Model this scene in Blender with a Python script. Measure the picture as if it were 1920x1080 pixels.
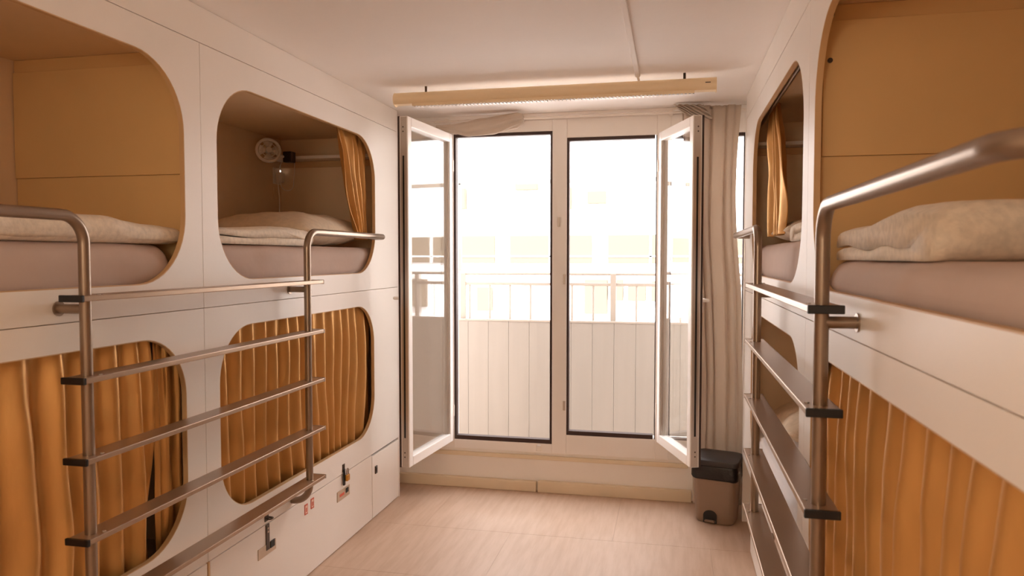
import bpy, bmesh, math, random
from mathutils import Vector, Matrix, noise

for o in list(bpy.data.objects):
    bpy.data.objects.remove(o)
SC = bpy.context.scene
COL = SC.collection
R = math.radians

# ------------------------------------------------------------------ camera
F_PX, VPX, VPY, CAM_H = 1380.0, 1262.0, 482.0, 1.5
pitch = math.atan((540 - VPY) / F_PX)
yaw = math.atan((VPX - 960) / F_PX * math.cos(pitch))
fwd = Vector((-math.sin(yaw) * math.cos(pitch), math.cos(yaw) * math.cos(pitch), -math.sin(pitch)))
rgt = Vector((math.cos(yaw), math.sin(yaw), 0))
up = rgt.cross(fwd)
cam_d = bpy.data.cameras.new('camera')
cam = bpy.data.objects.new('camera', cam_d)
COL.objects.link(cam)
M3 = Matrix((rgt, up, -fwd)).transposed()
cam.matrix_world = Matrix.Translation((0, 0, CAM_H)) @ M3.to_4x4()
cam_d.sensor_width = 36
cam_d.lens = F_PX * 36 / 1920
cam_d.clip_start = 0.02
cam_d.dof.use_dof = True
cam_d.dof.focus_distance = 3.9
cam_d.dof.aperture_fstop = 5.6
SC.camera = cam

# ------------------------------------------------------------------ light and exposure
world = bpy.data.worlds.new('sky')
SC.world = world
world.use_nodes = True
wn = world.node_tree
bg = wn.nodes['Background']
bg.inputs[0].default_value = (0.98, 0.97, 1.0, 1)
bg.inputs[1].default_value = 5.2
sun_d = bpy.data.lights.new('sun', 'SUN')
sun_d.energy = 11.4
sun_d.angle = R(3)
sun_d.color = (1.0, 0.97, 0.94)
sun = bpy.data.objects.new('sun', sun_d)
COL.objects.link(sun)
sun.rotation_euler = Vector((0.25, 0.72, -0.75)).to_track_quat('-Z', 'Y').to_euler()
FILL_POWER = 30.0
fill_d = bpy.data.lights.new('added_fill_light', 'POINT')  # added fill behind the camera, brightens the near bunks; not a room fitting
fill_d.shadow_soft_size = 0.2
fill_d.energy = FILL_POWER
fill_d.color = (1.0, 0.88, 0.68)
lamp = bpy.data.objects.new('added_fill_light', fill_d)  # object of the added, unseen fill light
COL.objects.link(lamp)
lamp.location = (-0.6, -1.1, 1.95)

SC.view_settings.view_transform = 'Standard'
SC.view_settings.look = 'None'
SC.view_settings.gamma = 1.0
SC.view_settings.use_curve_mapping = False
SC.view_settings.exposure = 0.38
SC.cycles.max_bounces = 14
SC.cycles.diffuse_bounces = 10
SC.cycles.glossy_bounces = 5
SC.cycles.transparent_max_bounces = 12
SC.cycles.use_denoising = True
SC.cycles.caustics_reflective = False
SC.cycles.caustics_refractive = False


# ------------------------------------------------------------------ materials
def lin(c):
    return tuple(((v / 255) / 12.92 if v / 255 <= 0.04045 else ((v / 255 + 0.055) / 1.055) ** 2.4) for v in c)


def mat(name, rgb, rough=0.5, metal=0.0, var=0.0, vscale=8.0, stretch=(1, 1, 1), bump=0.0, bscale=60.0,
        transl=0.0, spec=0.5, dark=None, sheen=0.0):
    m = bpy.data.materials.new(name)
    m.use_nodes = True
    nt = m.node_tree
    N, L = nt.nodes, nt.links
    b = N['Principled BSDF']
    c = lin(rgb)
    b.inputs['Base Color'].default_value = (*c, 1)
    b.inputs['Roughness'].default_value = rough
    b.inputs['Metallic'].default_value = metal
    b.inputs['Specular IOR Level'].default_value = spec
    if sheen:
        b.inputs['Sheen Weight'].default_value = sheen
        b.inputs['Sheen Tint'].default_value = (*c, 1)
    tc = N.new('ShaderNodeTexCoord')
    mp = N.new('ShaderNodeMapping')
    mp.inputs['Scale'].default_value = stretch
    L.new(tc.outputs['Object'], mp.inputs['Vector'])
    if var:
        nz = N.new('ShaderNodeTexNoise')
        nz.inputs['Scale'].default_value = vscale
        nz.inputs['Detail'].default_value = 5
        L.new(mp.outputs[0], nz.inputs['Vector'])
        rp = N.new('ShaderNodeValToRGB')
        d = lin(dark) if dark else tuple(v * (1 - var) for v in c)
        rp.color_ramp.elements[0].color = (*d, 1)
        rp.color_ramp.elements[1].color = (*c, 1)
        rp.color_ramp.elements[0].position = 0.3
        rp.color_ramp.elements[1].position = 0.62
        L.new(nz.outputs[0], rp.inputs[0])
        L.new(rp.outputs[0], b.inputs['Base Color'])
    if bump:
        nb = N.new('ShaderNodeTexNoise')
        nb.inputs['Scale'].default_value = bscale
        nb.inputs['Detail'].default_value = 3
        L.new(mp.outputs[0], nb.inputs['Vector'])
        bp = N.new('ShaderNodeBump')
        bp.inputs['Strength'].default_value = bump
        bp.inputs['Distance'].default_value = 0.01
        L.new(nb.outputs[0], bp.inputs['Height'])
        L.new(bp.outputs[0], b.inputs['Normal'])
    if transl:
        t = N.new('ShaderNodeBsdfTranslucent')
        t.inputs[0].default_value = (*c, 1)
        mx = N.new('ShaderNodeMixShader')
        mx.inputs[0].default_value = transl
        L.new(b.outputs[0], mx.inputs[1])
        L.new(t.outputs[0], mx.inputs[2])
        L.new(mx.outputs[0], N['Material Output'].inputs[0])
    return m


def glass_mat():
    m = bpy.data.materials.new('window_glass')
    m.use_nodes = True
    nt = m.node_tree
    N, L = nt.nodes, nt.links
    N.remove(N['Principled BSDF'])
    tr = N.new('ShaderNodeBsdfTransparent')
    tr.inputs[0].default_value = (0.985, 0.99, 0.987, 1)
    gl = N.new('ShaderNodeBsdfGlossy')
    gl.inputs[0].default_value = (1, 1, 1, 1)
    gl.inputs['Roughness'].default_value = 0.02
    fr = N.new('ShaderNodeFresnel')
    ge = N.new('ShaderNodeNewGeometry')
    mr = N.new('ShaderNodeMapRange')            # same reflectance on both faces of the pane
    mr.inputs['To Min'].default_value = 1.5
    mr.inputs['To Max'].default_value = 1 / 1.5
    L.new(ge.outputs['Backfacing'], mr.inputs['Value'])
    L.new(mr.outputs[0], fr.inputs[0])
    mx = N.new('ShaderNodeMixShader')
    L.new(fr.outputs[0], mx.inputs[0])
    L.new(tr.outputs[0], mx.inputs[1])
    L.new(gl.outputs[0], mx.inputs[2])
    L.new(mx.outputs[0], N['Material Output'].inputs[0])
    return m


PANEL = mat('cream_laminate', (240, 232, 224), 0.42, var=0.03, vscale=3, bump=0.02, bscale=120)
INNER = mat('capsule_lining', (232, 206, 172), 0.55, var=0.04, vscale=4, bump=0.03, bscale=90)
BOARD = mat('ochre_board', (220, 182, 126), 0.5, var=0.04, vscale=5, bump=0.03, bscale=90)
EDGE = mat('edge_banding', (206, 168, 122), 0.5)
GAPD = mat('dark_gap', (96, 70, 50), 0.8)
WALL = mat('wall_paint', (244, 238, 232), 0.7, var=0.03, vscale=2.5, bump=0.05, bscale=40)
CEIL = mat('ceiling_paint', (244, 239, 235), 0.8, var=0.03, vscale=1.5, bump=0.06, bscale=30)
PLINTH = mat('ivory_baseboard', (232, 214, 186), 0.5, var=0.05, vscale=6)
UPVC = mat('white_window_profile', (244, 239, 235), 0.35)
GASKET = mat('brown_gasket', (58, 36, 30), 0.6)
GROOVE = mat('black_groove', (20, 16, 15), 0.5)
ALU = mat('aluminium_edge', (190, 178, 168), 0.35, metal=0.6)
GLASS = glass_mat()
FLOORM = mat('pale_wood_floor', (199, 170, 147), 0.48, var=0.08, vscale=5, stretch=(6, 0.7, 1), dark=(187, 156, 131), bump=0.03, bscale=20)
JOINT = mat('floor_joint', (150, 112, 82), 0.7)
STEEL = mat('satin_grey_metal', (150, 130, 113), 0.3, metal=0.75)
RUNGM = mat('grey_rung_metal', (170, 145, 123), 0.33, metal=0.65)
BLACKP = mat('black_plastic_cap', (14, 12, 12), 0.45)
SHEET = mat('mauve_fitted_sheet', (200, 176, 162), 0.85, var=0.06, vscale=5, bump=0.35, bscale=7, sheen=0.15)
SHEETW = mat('white_sheet', (222, 216, 214), 0.85, bump=0.08, bscale=14)
DUVET = mat('speckled_cream_duvet', (240, 226, 207), 0.9, var=0.18, vscale=55, bump=0.25, bscale=45, sheen=0.2)
PILLOW = mat('cream_pillow', (226, 206, 180), 0.9, var=0.12, vscale=40, bump=0.15, bscale=30, sheen=0.2)
GOLD = mat('golden_satin_curtain', (226, 172, 104), 0.42, metal=0.6, var=0.14, vscale=14, stretch=(1, 1, 0.3), bump=0.06, bscale=70, sheen=0.2, transl=0.10)
LINEN = mat('grey_beige_curtain', (218, 204, 190), 0.9, bump=0.05, bscale=200, transl=0.25)
LAMPB = mat('beige_lamp_body', (244, 222, 186), 0.45)
WHITEP = mat('white_plastic', (240, 232, 224), 0.4)
BINM = mat('taupe_bin_plastic', (146, 122, 104), 0.45, bump=0.02, bscale=200)
BINLID = mat('charcoal_lid', (52, 44, 42), 0.5)
BAG = mat('black_bin_bag', (16, 15, 17), 0.28, bump=0.5, bscale=35)
BRASS = mat('brass', (206, 150, 70), 0.3, metal=0.8)
DARKMET = mat('dark_steel', (84, 72, 64), 0.35, metal=0.7)
PLATE = mat('steel_plate', (196, 174, 152), 0.35, metal=0.4)
RED = mat('red_print', (206, 92, 70), 0.5)
STICK = mat('pale_sticker', (236, 198, 176), 0.5)
RAILP = mat('taupe_rail_paint', (152, 140, 128), 0.6)
BALC = mat('white_balcony_paint', (236, 226, 220), 0.6)
BPANEL = mat('pale_balcony_cladding', (138, 128, 118), 0.6, var=0.06, vscale=3, stretch=(5, 1, 0.4), bump=0.02)
BFLOOR = mat('balcony_tiles', (214, 200, 188), 0.7, var=0.05)
FACADE = mat('pale_render', (240, 234, 230), 0.85, var=0.03, vscale=0.6)
FWIN = mat('brown_shutter', (104, 90, 72), 0.6)
ASPH = mat('pale_street', (190, 182, 176), 0.9)


# ------------------------------------------------------------------ mesh helpers
def wloc(o):
    v = Vector((0, 0, 0))
    while o is not None:
        v += o.location
        o = o.parent
    return v


class MB:
    def __init__(s):
        s.bm = bmesh.new()

    def box(s, x0, x1, y0, y1, z0, z1, bev=0.0, seg=2):
        x0, x1 = sorted((x0, x1)); y0, y1 = sorted((y0, y1)); z0, z1 = sorted((z0, z1))
        vs = [s.bm.verts.new((x, y, z)) for x in (x0, x1) for y in (y0, y1) for z in (z0, z1)]
        fs = [(0, 1, 3, 2), (4, 6, 7, 5), (0, 4, 5, 1), (2, 3, 7, 6), (0, 2, 6, 4), (1, 5, 7, 3)]
        faces = [s.bm.faces.new([vs[i] for i in f]) for f in fs]
        if bev:
            es = set(e for f in faces for e in f.edges)
            bmesh.ops.bevel(s.bm, geom=list(es), offset=bev, segments=seg, affect='EDGES', profile=0.5)
        return s

    def tube(s, pts, r, seg=14, caps=True, rfun=None):
        pts = [Vector(p) for p in pts]
        n = len(pts)
        rings = []
        t0 = (pts[1] - pts[0]).normalized()
        ref = Vector((0, 0, 1)) if abs(t0.z) < 0.9 else Vector((0, 1, 0))
        nrm = t0.cross(ref).normalized()
        for i, p in enumerate(pts):
            t = (pts[min(i + 1, n - 1)] - pts[max(i - 1, 0)]).normalized()
            nrm = (nrm - t * nrm.dot(t)).normalized()
            bi = t.cross(nrm)
            rr = rfun(i / (n - 1)) if rfun else r
            rings.append([s.bm.verts.new(p + (nrm * math.cos(a) + bi * math.sin(a)) * rr)
                          for a in [2 * math.pi * k / seg for k in range(seg)]])
        for a, b in zip(rings, rings[1:]):
            for k in range(seg):
                s.bm.faces.new((a[k], a[(k + 1) % seg], b[(k + 1) % seg], b[k]))
        if caps:
            s.bm.faces.new(rings[0][::-1]); s.bm.faces.new(rings[-1])
        return s

    def grid(s, fn, nu, nv):
        g = [[s.bm.verts.new(fn(i / nu, j / nv)) for j in range(nv + 1)] for i in range(nu + 1)]
        for i in range(nu):
            for j in range(nv):
                s.bm.faces.new((g[i][j], g[i + 1][j], g[i + 1][j + 1], g[i][j + 1]))
        return s

    def loft(s, loops, cap=True):
        rings = [[s.bm.verts.new(p) for p in lp] for lp in loops]
        n = len(rings[0])
        for a, b in zip(rings, rings[1:]):
            for k in range(n):
                s.bm.faces.new((a[k], a[(k + 1) % n], b[(k + 1) % n], b[k]))
        if cap:
            s.bm.faces.new(rings[0][::-1]); s.bm.faces.new(rings[-1])
        return s

    def soft(s, x0, x1, y0, y1, z0, z1, r, fn=None, n=(8, 16, 3)):
        """box with round edges, every surface point then moved by fn(p, q) with q in -1..1"""
        c = Vector(((x0 + x1) / 2, (y0 + y1) / 2, (z0 + z1) / 2))
        h = Vector((abs(x1 - x0) / 2, abs(y1 - y0) / 2, abs(z1 - z0) / 2))
        rr = min(r, h.x * .999, h.y * .999, h.z * .999)
        ax = []
        for k in range(3):
            a = [-h[k], -h[k] + .1 * rr, -h[k] + .3 * rr, -h[k] + .6 * rr]
            inner = h[k] - rr
            m = n[k]
            a += [-inner + 2 * inner * i / m for i in range(m + 1)] if inner > 1e-4 else [0.0]
            a += [h[k] - .6 * rr, h[k] - .3 * rr, h[k] - .1 * rr, h[k]]
            ax.append(a)
        cache = {}

        def vert(i, j, k):
            key = (i, j, k)
            if key not in cache:
                p = Vector((ax[0][i], ax[1][j], ax[2][k]))
                q = Vector([max(-(h[t] - rr), min(h[t] - rr, p[t])) for t in range(3)])
                d = p - q
                p2 = q + d.normalized() * rr if d.length > 1e-9 else p
                qn = Vector([p2[t] / h[t] for t in range(3)])
                w = c + p2
                if fn:
                    w = fn(w, qn)
                cache[key] = s.bm.verts.new(w)
            return cache[key]
        nx, ny, nz = (len(a) - 1 for a in ax)
        for i in range(nx):
            for j in range(ny):
                s.bm.faces.new((vert(i, j, 0), vert(i, j + 1, 0), vert(i + 1, j + 1, 0), vert(i + 1, j, 0)))
                s.bm.faces.new((vert(i, j, nz), vert(i + 1, j, nz), vert(i + 1, j + 1, nz), vert(i, j + 1, nz)))
        for i in range(nx):
            for k in range(nz):
                s.bm.faces.new((vert(i, 0, k), vert(i + 1, 0, k), vert(i + 1, 0, k + 1), vert(i, 0, k + 1)))
                s.bm.faces.new((vert(i, ny, k), vert(i, ny, k + 1), vert(i + 1, ny, k + 1), vert(i + 1, ny, k)))
        for j in range(ny):
            for k in range(nz):
                s.bm.faces.new((vert(0, j, k), vert(0, j, k + 1), vert(0, j + 1, k + 1), vert(0, j + 1, k)))
                s.bm.faces.new((vert(nx, j, k), vert(nx, j + 1, k), vert(nx, j + 1, k + 1), vert(nx, j, k + 1)))
        return s

    def build(s, name, m, parent=None, smooth=None, origin=None, thick=0.0):
        bm = s.bm
        bmesh.ops.recalc_face_normals(bm, faces=bm.faces)
        off = wloc(parent) if parent is not None else Vector((0, 0, 0))
        loc = Vector((0, 0, 0))
        if parent is None:
            if origin is None:
                xs = [v.co for v in bm.verts]
                loc = Vector(((min(v.x for v in xs) + max(v.x for v in xs)) / 2,
                              (min(v.y for v in xs) + max(v.y for v in xs)) / 2, min(v.z for v in xs)))
            else:
                loc = Vector(origin)
            off = loc
        bmesh.ops.translate(bm, verts=bm.verts, vec=-off)
        me = bpy.data.meshes.new(name)
        bm.to_mesh(me); bm.free()
        me.materials.append(m)
        if smooth is None:
            smooth = False
        if smooth:
            me.polygons.foreach_set('use_smooth', [True] * len(me.polygons))
            if smooth == 'auto':
                try:
                    me.set_sharp_from_angle(angle=R(35))
                except Exception:
                    pass
        o = bpy.data.objects.new(name, me)
        o.location = loc
        COL.objects.link(o)
        o.parent = parent
        if thick:
            sm = o.modifiers.new('cloth_thickness', 'SOLIDIFY')
            sm.thickness = thick
            sm.offset = 0
        return o


def thing(name, label, cat, loc, group=None):
    o = bpy.data.objects.new(name, None)
    o.empty_display_size = 0.05
    o.location = loc
    COL.objects.link(o)
    o['label'] = label; o['category'] = cat
    if group: o['group'] = group
    return o


def tag(o, label, cat, group=None):
    o['label'] = label; o['category'] = cat
    if group: o['group'] = group
    return o


def struct(name, loc=None, o=None):
    if o is None:
        o = bpy.data.objects.new(name, None)
        o.location = loc
        COL.objects.link(o)
    o['kind'] = 'structure'
    return o


def fillet(pts, r, seg=7):
    pts = [Vector(p) for p in pts]
    out = [pts[0]]
    for a, b, c in zip(pts, pts[1:], pts[2:]):
        u, v = (a - b).normalized(), (c - b).normalized()
        ang = u.angle(v)
        d = min(r / math.tan(ang / 2), (a - b).length * .95, (c - b).length * .95)
        rr = d * math.tan(ang / 2)
        ctr = b + (u + v).normalized() * (rr / math.sin(ang / 2))
        p0, p1 = b + u * d, b + v * d
        w0, w1 = p0 - ctr, p1 - ctr
        tot = w0.angle(w1)
        for k in range(seg + 1):
            t = k / seg
            out.append(ctr + (w0 * math.sin((1 - t) * tot) + w1 * math.sin(t * tot)) / math.sin(tot))
    out.append(pts[-1])
    return out


def nz(x, y=0.0, z=0.0):
    return noise.noise(Vector((x, y, z)))


# ------------------------------------------------------------------ room shell
XL, XR, CZ = -1.665, 0.395, 2.4          # bunk faces and ceiling
YF = 4.6
DEPTH = 0.765

fl = struct('floor', (-0.6, 1.5, 0))
MB().box(-2.6, 1.35, -1.7, 4.62, -0.12, -0.006).build('subfloor', JOINT, fl)
ys = [-1.7, -1.1, -0.48, 0.14, 0.76, 1.38, 2.0, 2.62, 3.24, 3.855, 4.62]
xs_a = [-2.6, -1.35, -0.30, 0.75, 1.35]
xs_b = [-2.6, -1.9, -0.85, 0.2, 1.35]
for i, (a, b) in enumerate(zip(ys, ys[1:])):
    xs = xs_a if i % 2 else xs_b
    for x0, x1 in zip(xs, xs[1:]):
        MB().box(x0 + .0004, x1 - .0004, a + .0008, b - .0008, -0.006, 0.0).build('floor_panel', FLOORM, fl)

struct('ceiling', o=MB().box(-2.6, 1.35, -1.8, 4.8, CZ, CZ + 0.25).build('ceiling', CEIL))
struct('wall_left', o=MB().box(-2.62, -2.47, -1.8, 4.8, 0, CZ).build('wall_left', WALL))
struct('wall_right', o=MB().box(1.2, 1.35, -1.8, 4.8, 0, CZ).build('wall_right', WALL))
struct('wall_back', o=MB().box(-2.5, 1.22, -1.85, -1.7, 0, CZ).build('wall_back', WALL))

m = MB()
m.box(-2.5, -1.45, YF, YF + .18, 0, CZ).box(0.43, 1.22, YF, YF + .18, 0, CZ)
m.box(-1.45, 0.43, YF, YF + .18, 0, 0.25).box(-1.45, 0.43, YF, YF + .18, 2.36, CZ)
struct('wall_far', o=m.build('wall_far', WALL))

bb = struct('baseboard_far', (-0.8, YF - .03, 0))
MB().box(-2.4, -0.842, YF - .035, YF, 0, 0.066, bev=.004).build('board', PLINTH, bb)
MB().box(-0.832, 0.122, YF - .035, YF, 0, 0.072, bev=.004).build('board', PLINTH, bb)
struct('trim_1', o=MB().box(-1.56, 0.10, YF - .018, YF, 0.205, 0.232, bev=.004).build('trim_1', PLINTH))
struct('trim_2', o=MB().box(-2.4, 0.9, YF - .03, YF, 2.378, 2.40, bev=.004).build('trim_2', UPVC))

# ------------------------------------------------------------------ window
win = struct('window_1', (-0.5, YF, 0.25))
fy0, fy1 = YF - .012, YF + .10
OPEN = [(-1.39, -.744, .309, 2.289), (-.652, -.10, .373, 2.243), (-.02, .412, .375, 2.24)]
for x0, x1 in ((-1.45, -1.39), (-.744, -.652), (-.10, -.02), (.412, .43)):
    MB().box(x0, x1, fy0, fy1, .25, 2.36, bev=.003).build('frame_post', UPVC, win)
for x0, x1, z0, z1 in OPEN:
    MB().box(x0, x1, fy0 + .002, fy1, .25, z0, bev=.003).build('bottom_rail', UPVC, win)
    MB().box(x0, x1, fy0 + .002, fy1, z1, 2.36, bev=.003).build('head_rail', UPVC, win)
for k, (x0, x1, z0, z1) in enumerate(OPEN):
    t = .014 if k < 2 else .008
    b = .026 if k < 2 else .01
    MB().box(x0, x0 + t, fy0 + .006, fy0 + .05, z0, z1).build('gasket', GASKET, win)
    MB().box(x1 - (t if k == 0 else .006), x1, fy0 + .006, fy0 + .05, z0, z1).build('gasket', GASKET, win)
    MB().box(x0 + t, x1 - t, fy0 + .006, fy0 + .05, z0, z0 + b).build('gasket', GASKET, win)
    MB().box(x0 + t, x1 - t, fy0 + .006, fy0 + .05, z1 - .02, z1).build('gasket', GASKET, win)
MB().box(-.015, .407, YF + .045, YF + .06, .37, 2.235).build('fixed_pane', GLASS, win)
# small catches on the frame posts
for x, z in ((-.665, 1.36), (-.665, .56), (-.702, 1.72)):
    MB().box(x - .008, x + .008, fy0 - .006, fy0, z - .03, z + .03, bev=.002).build('strike_plate', ALU, win)
MB().box(-.84, -.81, fy0 - .012, fy0, .262, .30, bev=.003).build('stay_bracket', WHITEP, win)


def sash(hinge, free, z0, z1, hand):
    """open casement: stiles and rails around a pane, lock groove on the free edge"""
    h, f = Vector((*hinge, 0)), Vector((*free, 0))
    d = (f - h); w = d.length; d.normalize()
    n = Vector((-d.y, d.x, 0)) * hand            # towards the hidden (bunk) side
    t = .056
    def obb(u0, u1, za, zb, a0, a1, bev=.004):
        mb = MB()
        mb.box(u0, u1, a0, a1, za, zb, bev=bev)
        mt = Matrix((d, n, Vector((0, 0, 1)))).transposed().to_4x4()
        bmesh.ops.transform(mb.bm, matrix=Matrix.Translation(h) @ mt, verts=mb.bm.verts)
        return mb
    sw = .05
    root = obb(0.004, sw, z0, z1, 0, t).build('sash', UPVC, win)
    obb(w - sw, w, z0, z1, 0, t).build('stile', UPVC, root)
    obb(sw, w - sw, z0, z0 + .055, 0, t).build('lower_rail', UPVC, root)
    obb(sw, w - sw, z1 - .055, z1, 0, t).build('upper_rail', UPVC, root)
    obb(sw - .005, w - sw + .005, z0 + .05, z1 - .05, .022, .034, bev=0).build('glass_pane', GLASS, root)
    # beads around the pane
    obb(sw, sw + .008, z0 + .055, z1 - .055, .008, .022, bev=0).build('glazing_bead', ALU, root)
    obb(w - sw - .008, w - sw, z0 + .055, z1 - .055, .008, .022, bev=0).build('glazing_bead', ALU, root)
    obb(w, w + .0015, z0 + .004, z1 - .004, .006, t - .012, bev=0).build('edge_strip', ALU, root)
    obb(w + .0005, w + .0025, z0 + .17, z1 - .22, .021, .032, bev=0).build('lock_groove', GROOVE, root)
    obb(w - .002, w + .004, z0 + .0, z1, t - .006, t + .004, bev=0).build('edge_gasket', GASKET, root)
    for zz in (z0 + .06, z0 + .085, z1 - .06, z1 - .085):
        mb = MB()
        c = h + d * (w + .0025) + n * .028 + Vector((0, 0, zz))
        mb.tube([c - d * .002, c], .0045, seg=8)
        mb.build('edge_screw', DARKMET, root)
    # handle on the hidden side
    mb = obb(w - .038, w - .012, 1.20, 1.33, t, t + .014, bev=.003)
    mb.build('handle_plate', WHITEP, root)
    base = h + d * (w - .025) + n * (t + .01) + Vector((0, 0, 1.265))
    mb = MB().tube(fillet([base, base + n * .04, base + n * .04 - d * .09], .012), .009, seg=10)
    mb.build('handle_lever', WHITEP, root, smooth='auto')
    for zz in (z0 + .2, z1 - .2):
        c = h + n * .002 + Vector((0, 0, zz))
        MB().tube([c - Vector((0, 0, .035)), c + Vector((0, 0, .035))], .009, seg=10).build('hinge', WHITEP, root, smooth='auto')
    return root


sash((-1.392, YF - .02), (-1.455, 3.925), .30, 2.288, -1)
sash((-.092, YF - .02), (.098, 4.045), .362, 2.252, 1)


# ------------------------------------------------------------------ capsule bunks
def fx(side, d):
    return XL - d if side < 0 else XR + d


def rrect(y0, y1, z0, z1, r, seg=12):
    pts = []
    for cy, cz, a0 in ((y1 - r, z1 - r, 0), (y0 + r, z1 - r, 90), (y0 + r, z0 + r, 180), (y1 - r, z0 + r, 270)):
        for k in range(seg + 1):
            a = R(a0 + 90 * k / seg)
            pts.append((cy + r * math.cos(a), cz + r * math.sin(a)))
    return pts


def holed_panel(side, y0, y1, z0, z1, hole, t=.016):
    mb = MB(); bm = mb.bm
    def layer(d):
        out = [bm.verts.new((fx(side, d), y, z)) for y, z in ((y0, z0), (y1, z0), (y1, z1), (y0, z1))]
        inn = [bm.verts.new((fx(side, d), y, z)) for y, z in hole]
        es = [bm.edges.new((l[i], l[(i + 1) % len(l)])) for l in (out, inn) for i in range(len(l))]
        bmesh.ops.triangle_fill(bm, edges=es, use_beauty=True, use_dissolve=False)
        return out, inn
    o0, i0 = layer(0)
    o1, i1 = layer(t)
    for a, b in ((o0, o1), (i0, i1)):
        for k in range(len(a)):
            j = (k + 1) % len(a)
            bm.faces.new((a[k], a[j], b[j], b[k]))
    return mb


def band(side, hole, t=.016, inset=.003):
    cy = sum(p[0] for p in hole) / len(hole); cz = sum(p[1] for p in hole) / len(hole)
    def off(k):
        n = len(hole)
        p, a, b = hole[k], hole[k - 1], hole[(k + 1) % n]
        ty, tz = b[0] - a[0], b[1] - a[1]
        l = math.hypot(ty, tz)
        ny, nz_ = -tz / l, ty / l
        return (p[0] + ny * inset, p[1] + nz_ * inset)
    inner = [off(k) for k in range(len(hole))]
    L = []
    for d, lp in ((.0005, hole), (.0005, inner), (t + .002, inner), (t + .002, hole)):
        L.append([(fx(side, d), y, z) for y, z in lp])
    mb = MB()
    mb.loft(L, cap=False)
    return mb


UZ0, UZ1, LZ0, LZ1 = 1.41, 2.165, .50, 1.232


def bunk(side, y0, y1, hy0, hy1, label, far, floor_to=None):
    u = thing('capsule_bunk', label, 'bunk bed', (fx(side, DEPTH / 2), (y0 + y1) / 2, 0))
    D = DEPTH
    g = .0014
    hu = rrect(hy0, hy1, UZ0, UZ1, .235)
    hl = rrect(hy0 - .004, hy1 - .03 if far else hy1 - .012, LZ0, LZ1, .215)
    o = holed_panel(side, y0 + g, y1 - g, 1.315 + g, 2.268 - g, hu).build('front_panel', PANEL, u)
    band(side, hu).build('edge_band', EDGE, o, smooth='auto')
    o = holed_panel(side, y0 + g, y1 - g, .376 + g, 1.315 - g, hl).build('front_panel', PANEL, u)
    band(side, hl).build('edge_band', EDGE, o, smooth='auto')
    MB().box(fx(side, .0), fx(side, .016), y0, y1, 2.268 + g, CZ - .002).build('fascia', PANEL, u)
    # carcass
    for a, b in ((y0, y0 + .028), (y1 - .028, y1)):
        MB().box(fx(side, .0185), fx(side, D), a, b, .376, CZ - .002).build('end_panel', INNER, u)
    MB().box(fx(side, D), fx(side, D + .018), y0, y1, .0, CZ - .002).build('back_panel', INNER, u)
    MB().box(fx(side, .0185), fx(side, D - .001), y0 + .029, y1 - .029, 2.237, 2.26).build('top_panel', INNER, u)
    MB().box(fx(side, .0185), fx(side, D - .001), y0 + .029, y1 - .029, 1.30, 1.365).build('deck', INNER, u)
    MB().box(fx(side, .0185), fx(side, D - .001), y0 + .029, y1 - .029, .40, .455).build('deck', INNER, u)
    # plinth box behind the drawer fronts
    yb = y1 if floor_to is None else floor_to
    MB().box(fx(side, .022), fx(side, .04), y0, yb, 0.0, .376).build('plinth_box', GAPD, u)
    if far and side > 0:
        MB().box(fx(side, .0), fx(side, D), y1 - .02, y1, 0, .376).build('end_panel', PANEL, u)
        MB().box(fx(side, .3), fx(side, .32), floor_to, y1, 0, .376).build('locker_back', INNER, u)
        MB().box(fx(side, .03), fx(side, D), floor_to - .02, floor_to, 0, .374).build('locker_side', PANEL, u)
    if far and side < 0:
        MB().box(fx(side, .0), fx(side, D), y1 + .0005, y1 + .016, 0, CZ - .002).build('outer_end_panel', PANEL, u)
    if far and side > 0:
        MB().box(fx(side, .0), fx(side, D), y1 + .0005, y1 + .016, .376, CZ - .002).build('outer_end_panel', PANEL, u)
    return u


FAR0, FARL, FARR = 2.37, 4.295, 4.325
LF = bunk(-1, FAR0, FARL, 2.462, 3.957, 'cream two-tier capsule bunk on the left beside the open window, upper bed holding a folded duvet and pillow', True)
LN = bunk(-1, .43, FAR0, .79, 2.277, 'cream two-tier capsule bunk nearest on the left, cut off by the left picture edge', False)
RF = bunk(1, FAR0, FARR, 2.462, 3.957, 'cream two-tier capsule bunk on the right beside the waste bin and window curtain', True, floor_to=3.86)
RN = bunk(1, .30, FAR0, .52, 2.277, 'cream two-tier capsule bunk nearest on the right with a large upper opening', False)
LF['label'] = 'cream two-tier capsule bunk on the left next to the open window'

# ochre boards fixed on the end walls of the near upper capsules
for u, s in ((LN, -1), (RN, 1)):
    MB().box(fx(s, .03), fx(s, DEPTH - .004), FAR0 - .044, FAR0 - .029, 1.796, 2.19, bev=.002).build('end_board', BOARD, u)
    MB().box(fx(s, .03), fx(s, DEPTH - .004), FAR0 - .036, FAR0 - .029, 1.366, 1.795).build('end_board', BOARD, u)
    MB().box(fx(s, .03), fx(s, DEPTH - .004), FAR0 - .036, FAR0 - .029, 2.191, 2.236).build('end_board', BOARD, u)
c = Vector((.443, FAR0 - .044, 2.074))
MB().tube([c, c - Vector((0, .004, 0))], .0075, seg=12).build('screw', DARKMET, RN)
MB().box(.43, .452, FAR0 - .055, FAR0 - .03, 2.20, 2.237, bev=.002).build('rail_bracket', DARKMET, RN)

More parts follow.
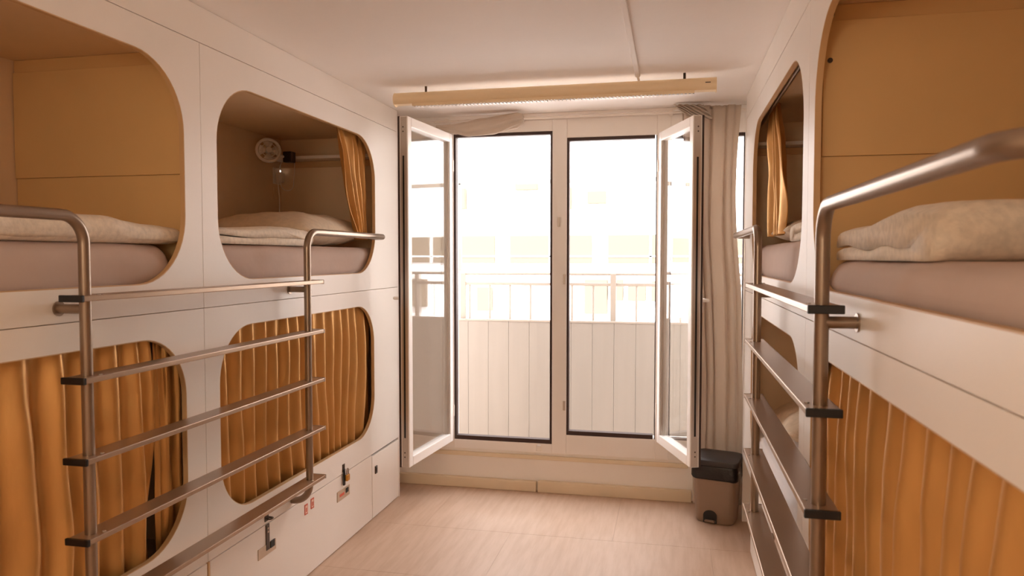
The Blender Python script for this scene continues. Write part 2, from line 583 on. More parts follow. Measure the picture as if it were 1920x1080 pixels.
# drawer fronts and locker door
df = MB().box(XL - .002, XL - .021, 2.384, 3.884, .004, .372, bev=.0015).build('drawer_front', PANEL, LF)
MB().box(XL - .003, XL - .021, 2.374, 2.3835, .004, .372).build('drawer_edge', EDGE, LF)
dd = MB().box(XL - .002, XL - .021, 3.891, FARL + .012, .004, .362, bev=.0015).build('locker_door', PANEL, LF)
MB().box(XL - .002, XL + .004, 3.925, 3.952, .252, .296, bev=.001).build('lock_plate', DARKMET, dd)
MB().box(XL + .004, XL + .0055, 3.931, 3.946, .264, .285, bev=.0005).build('key_slot', GROOVE, dd)
MB().box(XL - .002, XL - .021, .45, 2.366, .004, .372, bev=.0015).build('drawer_front', PANEL, LN)
MB().box(XR + .002, XR + .021, 2.384, 3.86, .004, .372, bev=.0015).build('drawer_front', PANEL, RF)
MB().box(XR + .002, XR + .021, .32, 2.366, .004, .372, bev=.0015).build('drawer_front', PANEL, RN)
# strap hasp on the left drawer, plates and stickers
MB().box(XL, XL + .003, 2.752, 2.782, .388, .432, bev=.001).build('hasp_staple_plate', DARKMET, df)
MB().tube(fillet([(XL, 2.765, .398), (XL + .022, 2.765, .398), (XL + .022, 2.788, .398), (XL, 2.788, .398)], .008), .0035, seg=8).build('hasp_loop', DARKMET, df, smooth='auto')
st = MB().box(XL - .002, XL + .003, 2.762, 2.787, .262, .372, bev=.001).build('hasp_strap', DARKMET, df)
for z in (.355, .34):
    MB().tube([(XL + .003, 2.7745, z), (XL + .0045, 2.7745, z)], .005, seg=10).build('rivet', PLATE, st)
MB().box(XL - .002, XL + .001, 2.702, 2.84, .243, .288, bev=.0005).build('name_plate', PLATE, df)
MB().box(XL + .001, XL + .004, 2.793, 2.827, .262, .292, bev=.0005).build('plate_slot', GROOVE, df)
MB().box(XL, XL + .003, 3.497, 3.523, .385, .425, bev=.001).build('hasp_staple_plate', DARKMET, df)
MB().box(XL + .003, XL + .009, 3.498, 3.516, .315, .40, bev=.001).build('hasp_strap', GROOVE, df)
MB().box(XL - .002, XL + .001, 3.436, 3.582, .245, .297, bev=.0005).build('name_plate', PLATE, df)
MB().box(XL + .001, XL + .004, 3.535, 3.562, .266, .290, bev=.0005).build('plate_slot', GROOVE, df)
MB().box(XL + .001, XL + .0018, 3.462, 3.515, .264, .278).build('red_lettering_band', RED, df)
for ya, yb, za in ((3.098, 3.126, .297), (3.158, 3.188, .306)):
    s_ = MB().box(XL - .002, XL + .0004, ya, yb, za, za + .048).build('sticker', RED, df)
    MB().box(XL + .0004, XL + .0009, ya + .004, yb - .004, za + .006, za + .042).build('sticker_print', STICK, s_)
    MB().box(XL + .0009, XL + .0013, ya + .009, yb - .009, za + .012, za + .032).build('sticker_symbol', RED, s_)
pl = thing('padlock', 'small brass padlock hanging on the hasp of the left drawer', 'padlock', (XL + .018, 3.522, .335))
MB().box(XL + .009, XL + .023, 3.510, 3.542, .335, .368, bev=.003).build('body', BRASS, pl)
MB().tube(fillet([(XL + .016, 3.517, .366), (XL + .016, 3.517, .398), (XL + .016, 3.535, .398), (XL + .016, 3.535, .366)], .0085), .003, seg=8).build('shackle', STEEL, pl, smooth='auto')

# latch on the right bunk next to the bin
MB().box(XR - .004, XR + .002, 3.835, 3.856, .20, .235, bev=.001).build('lock_plate', ALU, RF)
MB().tube([(XR - .004, 3.846, .218), (XR - .028, 3.846, .218)], .005, seg=10).build('latch_pin', ALU, RF, smooth='auto')

# shelf ledges on the far end walls of the far upper capsules
for u, s, yend in ((LF, -1, FARL), (RF, 1, FARR)):
    sh = MB().box(fx(s, .05), fx(s, DEPTH - .002), yend - .15, yend - .029, 2.098, 2.118, bev=.003).build('shelf', PANEL, u)
    MB().box(fx(s, .05), fx(s, DEPTH - .002), yend - .046, yend - .029, 2.06, 2.097, bev=.002).build('shelf_batten', EDGE, sh)
    MB().tube([(fx(s, .055), y_, 2.20) for y_ in (2.42, yend - .03)], .008, seg=10).build('curtain_rail', STEEL, u, smooth='auto')
    MB().tube([(fx(s, .062), y_, 1.272) for y_ in (2.42, yend - .03)], .008, seg=10).build('curtain_rail', STEEL, u, smooth='auto')
for u, s in ((LN, -1), (RN, 1)):
    MB().tube([(fx(s, .062), y_, 1.272) for y_ in (.46, FAR0 - .03)], .008, seg=10).build('curtain_rail', STEEL, u, smooth='auto')


# ------------------------------------------------------------------ ladders
def ladder(side, px, ends, label):
    yn, yf = 1.722, 2.982
    wall = fx(side, 0)
    l = thing('ladder', label, 'ladder', (px, (yn + yf) / 2, .41))
    zt, zb = 1.612, .408
    for y, ye in ((yn, ends[0]), (yf, ends[1])):
        path = fillet([(wall, y, zb), (px, y, zb), (px, y, zt), (px, ye, zt), (wall, ye, zt)], .075, 9)
        MB().tube(path, .0155, seg=18).build('side_rail', STEEL, l, smooth='auto')
        b = MB().tube([(px, y, 1.357), (wall, y, 1.357)], .0135, seg=14).build('wall_bracket', STEEL, l, smooth='auto')
        MB().tube([(wall - side * .004, y, 1.357), (wall, y, 1.357)], .021, seg=16).build('bracket_flange', STEEL, b, smooth='auto')
    for z in (1.388, 1.165, .944, .723, .499):
        r = MB().box(px - .036, px + .036, yn - .042, yf + .082, z - .008, z + .008, bev=.0025).build('rung', RUNGM, l)
        for ya, yb in ((yn - .052, yn - .042), (yf + .082, yf + .088)):
            MB().box(px - .0375, px + .0375, ya, yb, z - .0095, z + .0095, bev=.002).build('end_cap', BLACKP if ya < yn else ALU, r)
        for y in (yn, yf):
            MB().tube([(px - side * .024, y + (.022 if y == yn else -.018), z + .008), (px - side * .024, y + (.022 if y == yn else -.018), z + .0105)], .005, seg=8).build('rung_screw', ALU, r)
    return l


ladder(-1, -1.577, (0.80, 3.905), 'grey metal ladder with five flat rungs fixed to the left bunks')
ladder(1, .32, (0.79, 4.08), 'grey metal ladder with five flat rungs fixed to the right bunks')


# ------------------------------------------------------------------ bedding
def mattress(side, y0, y1, z0, z1, m_, label, seed, dy=.035):
    def fn(p, q):
        w = .006 * nz(p.x * 3, p.y * 3, seed) * (1 - abs(q.z) * .3)
        p = p.copy()
        p.z += w * (q.z > 0)
        # diagonal drag folds towards the bottom corners
        k = max(0, abs(q.y) - .55) / .45
        p.x += side * -.015 * k * math.sin((p.y * 9 + p.z * 26) + seed) * (abs(q.x) > .8)
        return p
    a, b = sorted((fx(side, dy), fx(side, DEPTH - .015)))
    o = MB().soft(a, b, y0, y1, z0, z1, .055, fn, n=(8, 40, 4)).build('mattress', m_, None, smooth=True)
    return tag(o, label, 'mattress')


mattress(-1, .50, 2.262, 1.366, 1.545, SHEET, 'mauve sheeted mattress in the nearest upper left capsule', 1)
mattress(-1, 2.43, 4.235, 1.366, 1.553, SHEET, 'mauve sheeted mattress in the upper left capsule beside the window', 2)
mattress(1, .36, 2.262, 1.366, 1.492, SHEET, 'mauve sheeted mattress in the nearest upper right capsule', 3, dy=.03)
mattress(1, 2.43, 4.26, 1.366, 1.562, SHEET, 'mauve sheeted mattress in the upper right capsule beside the curtain', 4)
mattress(1, 2.43, 4.26, .456, .60, SHEETW, 'white sheeted mattress in the lower right capsule behind the ladder', 5)


def duvet_slab(x0, x1, y0, y1, z0, z1, seed, amp, name, label, taper=0.0, rr=.06, m_=None):
    def fn(p, q):
        p = p.copy()
        e = max(abs(q.y), abs(q.x) * .9)
        thin = 1 - taper * max(0, q.y - .35) / .65 if taper > 0 else 1
        p.z = z0 + (p.z - z0) * thin
        puff = amp * (nz(p.x * 4 + seed, p.y * 4, p.z * 3) + .5 * nz(p.x * 11, p.y * 11 + seed, p.z * 9))
        wr = amp * .35 * math.sin(p.y * 30 + 6 * nz(p.y * 3, p.x * 3, seed)) * max(0, e - .5)
        p.z += (puff + wr) * (q.z > -.6)
        p.x += (puff * .9 + wr) * (abs(q.x) > .7)
        return p
    return MB().soft(x0, x1, y0, y1, z0, z1, rr, fn, n=(14, 40, 5)).build(name, m_ or DUVET, None, smooth=True)


def folded(prof_pts, xa, xb, seed, amp):
    """a folded slab: closed outline in (y, z), run along x with soft ends"""
    loops = []
    n = 26
    for i in range(n + 1):
        t = i / n
        x = xa + (xb - xa) * t
        ed = min(1, min(t, 1 - t) / .10)
        k = .82 + .18 * math.sin(ed * math.pi / 2)
        cy = sum(p[0] for p in prof_pts) / len(prof_pts); cz = sum(p[1] for p in prof_pts) / len(prof_pts)
        lp = []
        for (y, z) in prof_pts:
            yy = cy + (y - cy) * (1 - (1 - k) * .15)
            zz = min(p[1] for p in prof_pts) + (z - min(p[1] for p in prof_pts)) * k
            w = amp * nz(x * 6 + seed, y * 6, z * 8)
            lp.append((x + .5 * w, yy + w, zz + (w if z > cz - .03 else 0)))
        loops.append(lp)
    return MB().loft(loops)


def fold_outline(y0, y1, z0, tl, tu, sag=.008, rev=False):
    """lower and upper layer joined by a round fold at y1, closed slit between them"""
    h = tl + tu + .002
    P = []
    N = 26
    R_ = h / 2
    for i in range(N + 1):                       # bottom, towards the fold
        P.append((y0 + (y1 - R_ - y0) * i / N, z0))
    for k in range(1, 12):                       # outer round
        a = -math.pi / 2 + math.pi * k / 12
        P.append((y1 - R_ + R_ * math.cos(a) * 1.05, z0 + h / 2 + h / 2 * math.sin(a)))
    for i in range(N + 1):
        f = i / N
        end = .55 + .45 * min(1, (1 - f) / .35) ** .6      # thins out towards the open end
        top = z0 + tl + (tu + sag * math.sin(f * 7)) * end
        P.append((y1 - R_ + (y0 - y1 + R_) * f, top))
    P.append((y0 - .012, z0 + tl + tu * .35)); P.append((y0 - .012, z0 + tl + tu * .2))
    sl = .9
    for i in range(N + 1):                       # slit, upper lip
        f = i / N
        P.append((y0 + (y1 - R_ * 1.4 - y0) * sl * f, z0 + tl + .0035 * math.sin(f * 11) + .006 * (1 - f) ** 3 + .002))
    for i in range(N + 1):
        f = 1 - i / N
        P.append((y0 + (y1 - R_ * 1.4 - y0) * sl * f, z0 + tl + .0035 * math.sin(f * 11) - .004 * (1 - f) ** 3))
    P.append((y0 - .010, z0 + tl * .7)); P.append((y0 - .010, z0 + tl * .3))
    if rev:
        P = [(y0 + y1 - y, z) for y, z in P]
    return P


o = duvet_slab(fx(-1, .70), fx(-1, .03), .95, 2.325, 1.545, 1.632, 3.3, .012, 'folded_duvet', '', taper=.28, rr=.042)
tag(o, 'speckled cream duvet lying flat on the nearest upper left mattress', 'duvet')
o = folded(fold_outline(2.44, 3.30, 1.553, .036, .040), fx(-1, .60), fx(-1, .045), 7.1, .008).build('folded_duvet', DUVET, None, smooth=True)
tag(o, 'cream duvet folded in two layers in the upper left capsule beside the window', 'duvet')
o = folded(fold_outline(1.41, 2.22, 1.492, .034, .072, sag=.014, rev=True), fx(1, .055), fx(1, .66), 2.6, .010)
bmesh.ops.transform(o.bm, matrix=Matrix.Identity(4), verts=o.bm.verts)
o = o.build('folded_duvet', DUVET, None, smooth=True)
tag(o, 'mottled cream duvet folded on the nearest upper right mattress under the handrail', 'duvet')
o = folded(fold_outline(2.46, 3.12, 1.562, .034, .036), fx(1, .06), fx(1, .60), 9.4, .008).build('folded_duvet', DUVET, None, smooth=True)
tag(o, 'white folded duvet in the upper right capsule beside the hanging curtain', 'duvet')


def pillow(cx, cy, z0, lx, ly, h, seed, label, tilt=0.0):
    def fn(p, q):
        ex = (1 - abs(q.x) ** 2.2) ** .5 if abs(q.x) < 1 else 0
        ey = (1 - abs(q.y) ** 2.4) ** .5 if abs(q.y) < 1 else 0
        k = max(.10, (ex * ey) ** .8)
        p = p.copy()
        mid = z0 + h * .42
        p.z = mid + (p.z - mid) * k
        corner = abs(q.x * q.y)
        p.x += (p.x - cx) * .05 * corner; p.y += (p.y - cy) * .05 * corner
        w = .010 * nz(p.x * 8 + seed, p.y * 8, 0) + .005 * nz(p.x * 22, p.y * 22, seed)
        p.z += w
        p.z = max(p.z, z0 + .001)
        p.z += tilt * (p.y - cy)
        return p
    o = MB().soft(cx - lx / 2, cx + lx / 2, cy - ly / 2, cy + ly / 2, z0, z0 + h, h * .45, fn, n=(22, 22, 3)).build('pillow', PILLOW, None, smooth=True)
    return tag(o, label, 'pillow')


pillow(fx(-1, .40), 3.70, 1.553, .62, .74, .19, 1.5, 'cream pillow at the window end of the upper left capsule', tilt=.0)
pillow(fx(1, .40), 3.52, 1.562, .64, .55, .12, 4.2, 'cream pillow under the hanging curtain in the upper right capsule')
pillow(fx(1, .44), 3.86, .60, .60, .60, .17, 6.7, 'cream pillow in the lower right capsule seen between ladder rungs')


# ------------------------------------------------------------------ bunk curtains
def drape(side, y0, y1, z0, z1, n, amp, seed, label, d=.052, gather=None, nu=None, nv=44, m_=None, bulge=0.0, grp=None, topdrop=0.0):
    nu = nu or int(max(60, n * 18))

    def fn(u, v):
        ph = n * u + .8 * nz(u * 3.1 + seed, seed) + (.10 + .55 * (1 - v)) * nz(u * 4 + seed * 2, (1 - v) * 1.5, seed)
        k0 = math.floor(ph)
        f = ph - k0
        big = .45 + 1.1 * (.5 + .5 * nz(k0 * 1.73 + seed, seed * 2.3))
        big2 = .45 + 1.1 * (.5 + .5 * nz((k0 + 1) * 1.73 + seed, seed * 2.3))
        hgt = big * (1 - f) + big2 * f
        c_ = .5 + .5 * math.cos(2 * math.pi * ph)
        s_ = c_
        a = amp * (.6 + .4 * min(1, (1 - v) * 4))
        off = a * (.8 - 2.0 * hgt * c_ ** 1.15 + .45 * nz(u * n * .9 + 5, v * 2.2, seed) + .16 * nz(u * n * 2.5, v * 6, seed + 3))
        off += bulge * math.sin(math.pi * min(1, (1 - v) * 1.2)) * .5
        yy0, yy1 = (y0, y1)
        if gather:
            yy0, yy1 = gather(v)
        y = yy0 + (yy1 - yy0) * u + amp * .5 * nz(u * 9, v * 2.4, seed)
        z = z0 + (z1 - z0) * v - topdrop * (0.5 + .5 * s_) * v
        return (fx(side, d + off), y, z)
    o = MB().grid(fn, nu, nv).build('bunk_curtain', m_ or GOLD, None, smooth=True, thick=.003)
    return tag(o, label, 'curtain', grp)


drape(-1, 2.43, 3.948, .458, 1.262, 16, .017, 1.7, 'golden curtain closing the lower left capsule beside the window', bulge=-.012)
drape(-1, .72, 2.13, .458, 1.262, 14, .021, 4.4, 'golden curtain closing most of the nearest lower left capsule', d=.056, bulge=-.014)
drape(-1, 2.165, 2.338, .458, 1.262, 2.6, .016, 6.1, 'narrow golden curtain strip at the edge of the nearest lower left capsule', d=.066)
drape(1, .42, 2.26, .458, 1.262, 17, .021, 8.2, 'golden curtain closing the nearest lower right capsule', d=.054, bulge=-.01)
drape(1, 2.44, 2.535, .62, 1.262, 3, .014, 3.6, 'thin gathered golden curtain at the edge of the lower right capsule', d=.075)


def gl(v):      # left: wide at the top, drawn to the window end below
    w = 1 - v
    return (3.60 + .26 * w ** 1.3, 3.90 + .06 * w ** .6)


drape(-1, 0, 0, 1.60, 2.225, 4, .020, 2.2, 'golden curtain drawn open at the window end of the upper left capsule', d=.075, gather=gl, nu=110)


def gr(v):      # right: pear shaped bundle
    b = math.sin(math.pi * min(1, (1 - v) * .62 + .0)) ** 1.2
    return (3.66 - .30 * b, 3.90 + .02 * b)


drape(1, 0, 0, 1.60, 2.225, 4, .022, 5.5, 'golden curtain drawn open in the upper right capsule beside the window', d=.085, gather=gr, nu=110)

# ------------------------------------------------------------------ clip fan and socket in the upper left capsule
fan = thing('clip_fan', 'small white clip fan on the shelf of the upper left capsule', 'fan', (-2.30, 3.98, 2.05))
fc = Vector((-2.335, 3.96, 2.128))
fd = Vector((.62, -.72, .08)).normalized()          # direction the fan blows
fu = fd.cross(Vector((0, 0, 1))).normalized(); fv = fu.cross(fd)


def ring(c, r, tr, seg=28):
    mb = MB()
    pts = [c + (fu * math.cos(a) + fv * math.sin(a)) * r for a in [2 * math.pi * k / seg for k in range(seg + 1)]]
    mb.tube(pts, tr, seg=8, caps=False)
    return mb


cage = ring(fc, .066, .009).build('rim', WHITEP, fan, smooth='auto')
ring(fc + fd * .014, .040, .0022).build('guard_ring', WHITEP, cage, smooth='auto')
MB().tube([fc - fd * .03, fc + fd * .022], .017, seg=16).build('hub', WHITEP, fan, smooth='auto')
for k in range(4):
    a0 = k * math.pi / 2
    mb = MB()
    mb.grid(lambda u, v: fc + (fu * math.cos(a0 + (v - .5) * 1.1) + fv * math.sin(a0 + (v - .5) * 1.1)) * (.016 + .04 * u) + fd * (.012 * (v - .5)), 5, 6)
    mb.build('blade', WHITEP, fan, smooth=True, thick=.002)
for k in range(12):
    a = 2 * math.pi * k / 12
    dr = fu * math.cos(a) + fv * math.sin(a)
    MB().tube([fc + dr * .018 + fd * .02, fc + dr * .045 + fd * .016, fc + dr * .064], .0014, seg=6).build('guard_wire', WHITEP, cage, smooth='auto')
cl = Vector((-2.27, 4.08, 2.10))
MB().box(cl.x - .03, cl.x + .03, cl.y - .022, cl.y + .03, cl.z - .03, cl.z + .035, bev=.006).build('clip', DARKMET, fan)
MB().tube([fc - fd * .028, (fc - fd * .03 + cl) / 2, cl + Vector((-.02, -.01, .0))], .008, seg=10).build('stem', WHITEP, fan, smooth='auto')
cab = [cl + Vector((-.04, -.02, -.03)), cl + Vector((-.06, -.03, -.12)), cl + Vector((-.055, -.02, -.24)), cl + Vector((-.05, -.03, -.34)), cl + Vector((-.06, -.05, -.40))]
MB().tube(fillet(cab, .06), .0028, seg=7).build('cable', WHITEP, fan, smooth='auto')
sk = thing('wall_socket', 'wall socket with a plugged in charger and tiny light in the upper left capsule', 'socket', (-2.428, 4.20, 1.93))
xb = fx(-1, DEPTH)
MB().box(xb, xb + .010, 4.165, 4.255, 1.955, 2.055, bev=.003).build('socket_plate', WHITEP, sk)
MB().box(xb + .010, xb + .05, 4.185, 4.225, 1.965, 2.025, bev=.006).build('charger', WHITEP, sk)
led = MB().tube([(xb + .010, 4.238, 2.04), (xb + .014, 4.238, 2.04)], .005, seg=10).build('indicator_light', WHITEP, sk)
lm = bpy.data.materials.new('indicator_glow'); lm.use_nodes = True
b_ = lm.node_tree.nodes['Principled BSDF']; b_.inputs['Emission Color'].default_value = (1, .9, .8, 1); b_.inputs['Emission Strength'].default_value = 2.5
led.data.materials[0] = lm
MB().box(xb, xb + .006, 4.17, 4.25, 1.86, 1.93, bev=.002).build('switch_plate', INNER, sk)
MB().tube(fillet([(xb + .03, 4.21, 1.966), (xb + .03, 4.215, 1.88), (xb + .10, 4.235, 1.93), (xb + .12, 4.22, 2.05), (xb + .17, 4.13, 2.10)], .04), .0025, seg=7).build('cable', WHITEP, sk, smooth='auto')

# ------------------------------------------------------------------ ceiling light and cable duct
LY, LZ, LR = 3.75, 2.338, .036
cl_ = thing('ceiling_light', 'long beige tube lamp hanging on two stems under the ceiling before the window', 'lamp', (-.63, LY, 2.4))
x0, x1 = -1.455, .195


def lamp_loop(x):
    pts = []
    for k in range(25):
        a = R(-50 + 280 * k / 24)
        pts.append((x, LY + LR * math.cos(a), LZ + LR * math.sin(a)))
    return pts


loops = []
nn = 10
for i in range(nn + 1):
    loops.append(lamp_loop(x0 + (x1 - x0) * i / nn))
MB().loft(loops).build('housing', LAMPB, cl_, smooth='auto')
for xx, xd in ((x0, -.004), (x1, .004)):
    mb = MB().tube([(xx, LY, LZ), (xx + xd, LY, LZ)], LR + .001, seg=28)
    mb.build('end_cap', LAMPB, cl_, smooth='auto')
MB().box(x0 + .10, x1 - .10, LY - .021, LY + .021, LZ - LR * .77 - .006, LZ - LR * .77 - .0005).build('slot', GROOVE, cl_)
MB().box(x0 + .10, x1 - .10, LY - .027, LY - .0225, LZ - LR * .77 - .012, LZ - LR * .77 + .002).build('slot_lip', LAMPB, cl_)
mb = MB()
nf = 74
for k in range(nf):
    x = x0 + .112 + (x1 - x0 - .224) * k / (nf - 1)
    mb.box(x - .0045, x + .0045, LY - .019, LY + .019, LZ - LR * .77 - .015, LZ - LR * .77 - .006)
o = mb.build('louvre_fins', WHITEP, cl_); o['kind'] = 'stuff'
for x in (-1.283, .047):
    MB().tube([(x, LY - .01, LZ + LR * .9), (x, LY - .01, CZ)], .0065, seg=10).build('stem', DARKMET, cl_, smooth='auto')
MB().box(.145, .170, LY - LR - .001, LY - LR + .004, LZ + .004, LZ + .008).build('maker_mark', DARKMET, cl_)
cd = MB().box(-.19, -.166, .2, 3.72, CZ - .014, CZ, bev=.003).build('cable_duct', CEIL)
tag(cd, 'thin white cable duct running along the ceiling to the lamp', 'cable duct')
pth = fillet([(-.178, 3.72, CZ - .008), (-.178, 3.735, CZ - .010), (-.172, 3.745, LZ + LR * .9)], .008)
o = MB().tube(pth, .006, seg=8).build('lamp_cable', WHITEP, None, smooth='auto')
tag(o, 'short white cable dropping from the ceiling duct into the lamp', 'cable')

# ------------------------------------------------------------------ window curtains
rod = thing('curtain_rod', 'thin white curtain rod above the open window', 'curtain rod', (-.5, YF - .06, 2.36))
MB().tube([(-1.5, YF - .07, 2.362), (.41, YF - .07, 2.362)], .007, seg=10).build('rod', WHITEP, rod, smooth='auto')
for x in (-1.42, -.93, -.02, .36):
    MB().box(x - .012, x + .012, YF - .075, YF - .014, 2.352, 2.378, bev=.003).build('rod_bracket', WHITEP, rod)


def big_curtain(u, v):
    # v: 1 top, 0 bottom; the folds on the window side fan out from the gathered top
    w = 1 - v
    xa = .045 + .085 * min(1, w * 1.5)
    xb_ = .378 + .035 * w - .030 * math.sin(math.pi * min(1, w * 2.2))
    q = u ** (1.0 + .35 * w)
    ph = 6.5 * u - 1.2 * u * u + .35 * nz(u * 3 + 2, .3) + .35 * nz(u * 3, v * 1.6, 7)
    c_ = .5 + .5 * math.cos(2 * math.pi * ph)
    amp = .062 * (.5 + .5 * min(1, w * 3.5)) * (1.25 - .75 * u) * (.45 + .55 * max(0, min(1, v * 5 - .6)))
    x = xa + (xb_ - xa) * q + .012 * nz(u * 6, v * 2.5, 2)
    crease = c_ ** 7 * (.6 + .6 * abs(nz(math.floor(ph + .5) * 2.1, .5)))
    y = YF - .085 - amp * 1.25 * (1 - crease) * (.8 + .25 * math.sin(2 * math.pi * ph * .5)) - .012 * nz(u * 5, v * 3, 4)
    z = .03 + (2.385 - .03) * v + .008 * nz(u * 14, 1) * v
    return (x, y, z)


o = MB().grid(big_curtain, 130, 80).build('window_curtain', LINEN, None, smooth=True, thick=.003)
tag(o, 'grey beige curtain hanging right of the window behind the waste bin', 'curtain')


def bundle(t, a):
    # gathered cloth lying along the rod, thick to the right, thin to the left
    x = -1.47 + .56 * t
    r = .012 + .030 * t ** .8 + .016 * math.sin(math.pi * t) ** 2
    if t > .93:
        r *= 1 - .35 * (t - .93) / .07
    cz = 2.318 + .034 * t ** 1.5 - .022 * math.sin(math.pi * t)
    cy = YF - .115 + .01 * math.sin(t * 5)
    wr = 1 + .16 * math.sin(7 * a + 5 * t + 2 * nz(t * 4, a)) + .14 * nz(t * 7, math.cos(a) * 2, math.sin(a) * 2)
    return (x + .012 * nz(a, t * 3) * (t > .9), cy + r * .9 * wr * math.cos(a), cz + r * 1.05 * wr * math.sin(a))


loops = []
for i in range(49):
    t = i / 48
    loops.append([bundle(t, 2 * math.pi * k / 44) for k in range(44)])
o = MB().loft(loops).build('window_curtain', LINEN, None, smooth=True)
tag(o, 'beige curtain gathered into a roll on the rod above the left window sash', 'curtain')


def overlap_cloth(u, v):
    # the gathered top corner of the right curtain pulled over the sash
    x = -.005 + .17 * u
    z = 2.392 - .012 * u - (.10 - .06 * (u - .4) ** 2) * (1 - v) * (.55 + .5 * u)
    x += .05 * (1 - v)
    ph = 6 * (u * .8 + v * .45)
    y = YF - .15 + .012 * math.sin(2 * math.pi * ph) - .02 * u
    return (x, y, z)


o = MB().grid(overlap_cloth, 60, 30).build('curtain_corner', LINEN, None, smooth=True, thick=.003)
tag(o, 'pleated beige cloth end draped over the top corner of the right sash', 'cloth')

# ------------------------------------------------------------------ pedal bin
BA = Vector((.127, 4.258, 0)); ex = Vector((.963, -.269, 0)); ey = Vector((.269, .963, 0))
bin_ = thing('pedal_bin', 'taupe pedal bin with a black lid and bag under the window curtain', 'waste bin', BA + ex * .112 + ey * .10)


def bin_loop(z, grow, r=.035, seg=6):
    w0, w1, d0, d1 = -grow, .224 + grow, -grow * .7, .165 + grow
    pts = []
    for cx, cy, a0 in ((w1 - r, d1 - r, 0), (w0 + r, d1 - r, 90), (w0 + r, d0 + r, 180), (w1 - r, d0 + r, 270)):
        for k in range(seg + 1):
            a = R(a0 + 90 * k / seg)
            p = BA + ex * (cx + r * math.cos(a)) + ey * (cy + r * math.sin(a))
            pts.append((p.x, p.y, z))
    return pts


def lip(p, zf, zb):
    # height that falls from the back to the front of the lid
    d = (Vector(p) - BA).dot(ey)
    t = max(0, min(1, d / .165))
    return zf + (zb - zf) * t


MB().loft([bin_loop(0.002, -.012), bin_loop(.012, -.004), bin_loop(.12, .001), bin_loop(.30, .010), bin_loop(.318, .011)]).build('body', BINM, bin_, smooth='auto')
L = []
for z, g in ((.252, .014), (.262, .019), (.29, .0185), (.322, .017), (.333, .014)):
    lp = bin_loop(z, g)
    n = len(lp)
    lp = [(p[0] + .003 * nz(p[0] * 30, p[1] * 30, z * 20), p[1] + .003 * nz(p[0] * 30, z * 20, p[1] * 20),
           p[2] + (.010 * nz(p[0] * 22, p[1] * 22, 4) if z < .27 else 0)) for p in lp]
    L.append(lp)
MB().loft(L, cap=False).build('bin_bag', BAG, bin_, smooth='auto', thick=.002)
L = []
for dz, g in ((0, .020), (.020, .021), (.028, .017), (.033, .006), (.036, -.025)):
    lp = bin_loop(0, g, r=.04)
    L.append([(p[0], p[1], lip(p, .330, .346) + dz) for p in lp])
MB().loft(L).build('lid', BINLID, bin_, smooth='auto')
# pedal recess (arched dark niche set into the front) and pedal
mb = MB()
pts = []
for px, pz in [(.055, .004)] + [(.055 + .075 * (1 - math.cos(R(a))) / 2, .045 + .03 * math.sin(R(a))) for a in range(0, 181, 15)] + [(.13, .004)]:
    pts.append((px, pz))
fr = [BA + ex * px + ey * (-.0025) + Vector((0, 0, pz)) for px, pz in pts]
bk = [BA + ex * px + ey * (.03) + Vector((0, 0, pz)) for px, pz in pts]
mb.loft([fr, bk])
mb.build('pedal_recess', GROOVE, bin_)
mb = MB()
mb.box(.066, .120, -.022, .02, .012, .022, bev=.003)
bmesh.ops.transform(mb.bm, matrix=Matrix.Translation(BA) @ Matrix((ex, ey, Vector((0, 0, 1)))).transposed().to_4x4(), verts=mb.bm.verts)
mb.build('pedal', BINM, bin_)

# ------------------------------------------------------------------ balcony and street
MB_Y = 5.8
struct('balcony_floor', o=MB().box(-3.4, 2.2, YF + .18, MB_Y + .12, -.16, -.02).build('balcony_floor', BFLOOR))
#struct('balcony_slab', o=MB().box(-3.4, 2.2, YF + .18, MB_Y + .25, 2.66, 2.86).build('balcony_slab', BALC))
rl = thing('balcony_railing', 'balcony railing with slim balusters and board cladding outside the window', 'railing', (-.6, MB_Y, 0))
MB().tube([(-1.675, MB_Y, 1.366), (2.1, MB_Y, 1.366)], .012, seg=10).build('top_rail', RAILP, rl, smooth='auto')
MB().box(-1.675, 2.1, MB_Y - .012, MB_Y + .012, 1.272, 1.296, bev=.003).build('middle_rail', RAILP, rl)
for x in (-1.675, -.455, .78, 2.0):
    MB().box(x - .022, x + .022, MB_Y - .02, MB_Y + .02, -.02, 1.37, bev=.003).build('post', RAILP, rl)
x = -1.62
while x < 2.05:
    if min(abs(x - c) for c in (-1.675, -.455, .78, 2.0)) > .04:
        MB().tube([(x, MB_Y, .06), (x, MB_Y, 1.28)], .009, seg=8).build('baluster', RAILP, rl, smooth='auto')
    x += .168
MB().box(-1.96, 2.2, MB_Y - .036, MB_Y - .028, .0, .98).build('backing_sheet', BPANEL, rl)
x = -1.956
while x < 2.1:
    MB().box(x + .0008, x + .1672, MB_Y - .056, MB_Y - .036, .0, .985, bev=.0015).build('cladding_board', BPANEL, rl)
    x += .168
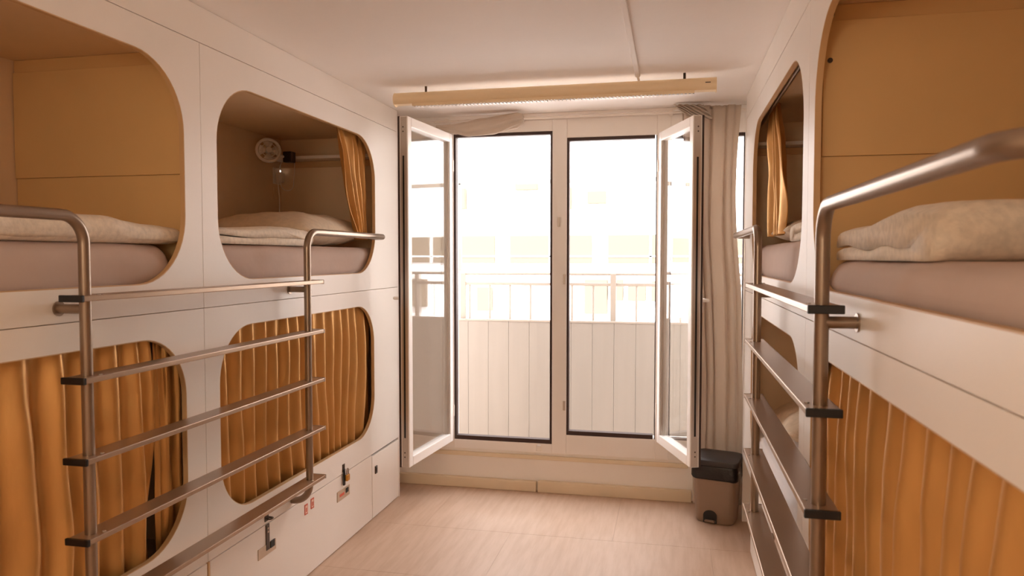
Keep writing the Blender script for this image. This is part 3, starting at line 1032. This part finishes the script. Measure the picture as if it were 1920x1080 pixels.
MB().box(-1.96, 2.2, MB_Y - .06, MB_Y - .026, .985, 1.0, bev=.002).build('cap_strip', RAILP, rl)
aw = thing('awning_frame', 'slim white frame rising from the left end of the balcony railing', 'frame', (-1.7, MB_Y, 1.37))
MB().box(-1.72, -1.69, MB_Y - .015, MB_Y + .015, 1.385, 2.10, bev=.003).build('upright', RAILP, aw)
MB().box(-1.72, 2.1, MB_Y - .015, MB_Y + .015, 2.085, 2.115, bev=.003).build('crossbar', RAILP, aw)
MB().box(2.07, 2.1, MB_Y - .015, MB_Y + .015, 1.385, 2.085, bev=.003).build('upright', RAILP, aw)

struct('street', o=MB().box(-30, 30, MB_Y + .3, 12.0, -6.2, -6.0).build('street', ASPH))
bd = thing('apartment_building', 'pale sunlit apartment building across the street behind the railing', 'building', (0, 13, -6))
MB().box(-22, 22, 12.0, 16.0, -6, 9.0).build('facade', FACADE, bd)
for zf in (-4.2, -1.4, 1.40, 4.2, 7.0):
    for k in range(-9, 10):
        xw = -1.97 + k * 1.62
        w = MB().box(xw - .68, xw + .68, 11.955, 12.02, zf, zf + .46, bev=.01).build('window', FWIN, bd)
        MB().box(xw - .70, xw + .70, 11.94, 12.02, zf + .10, zf + .125).build('window_bar', FACADE, w)
        MB().box(xw - .02, xw + .02, 11.94, 12.02, zf, zf + .46).build('window_bar', FACADE, w)
for xa, xw, za, zb in ((-2.55, -2.18, 2.60, 2.75), (-2.18 + .27, -1.62, 2.28, 2.63), (-1.36, -1.06, 2.36, 2.56), (-1.40, -1.03, .58, 1.14),
                       (-.98, -.78, .80, 1.14), (-.70, -.42, .80, 1.05), (-.33, -.10, .80, 1.12), (.25, .80, 2.30, 2.62), (.25, .8, .6, 1.1), (-3.2, -2.95, .60, 1.0),
                       (-3.9, -3.4, 2.3, 2.65), (-5.2, -4.6, 2.3, 2.65), (1.6, 2.2, 2.3, 2.65), (3.0, 3.6, .6, 1.1)):
    MB().box(xa, xw, 11.88, 12.02, za, zb, bev=.008).build('awning_panel', FWIN, bd)
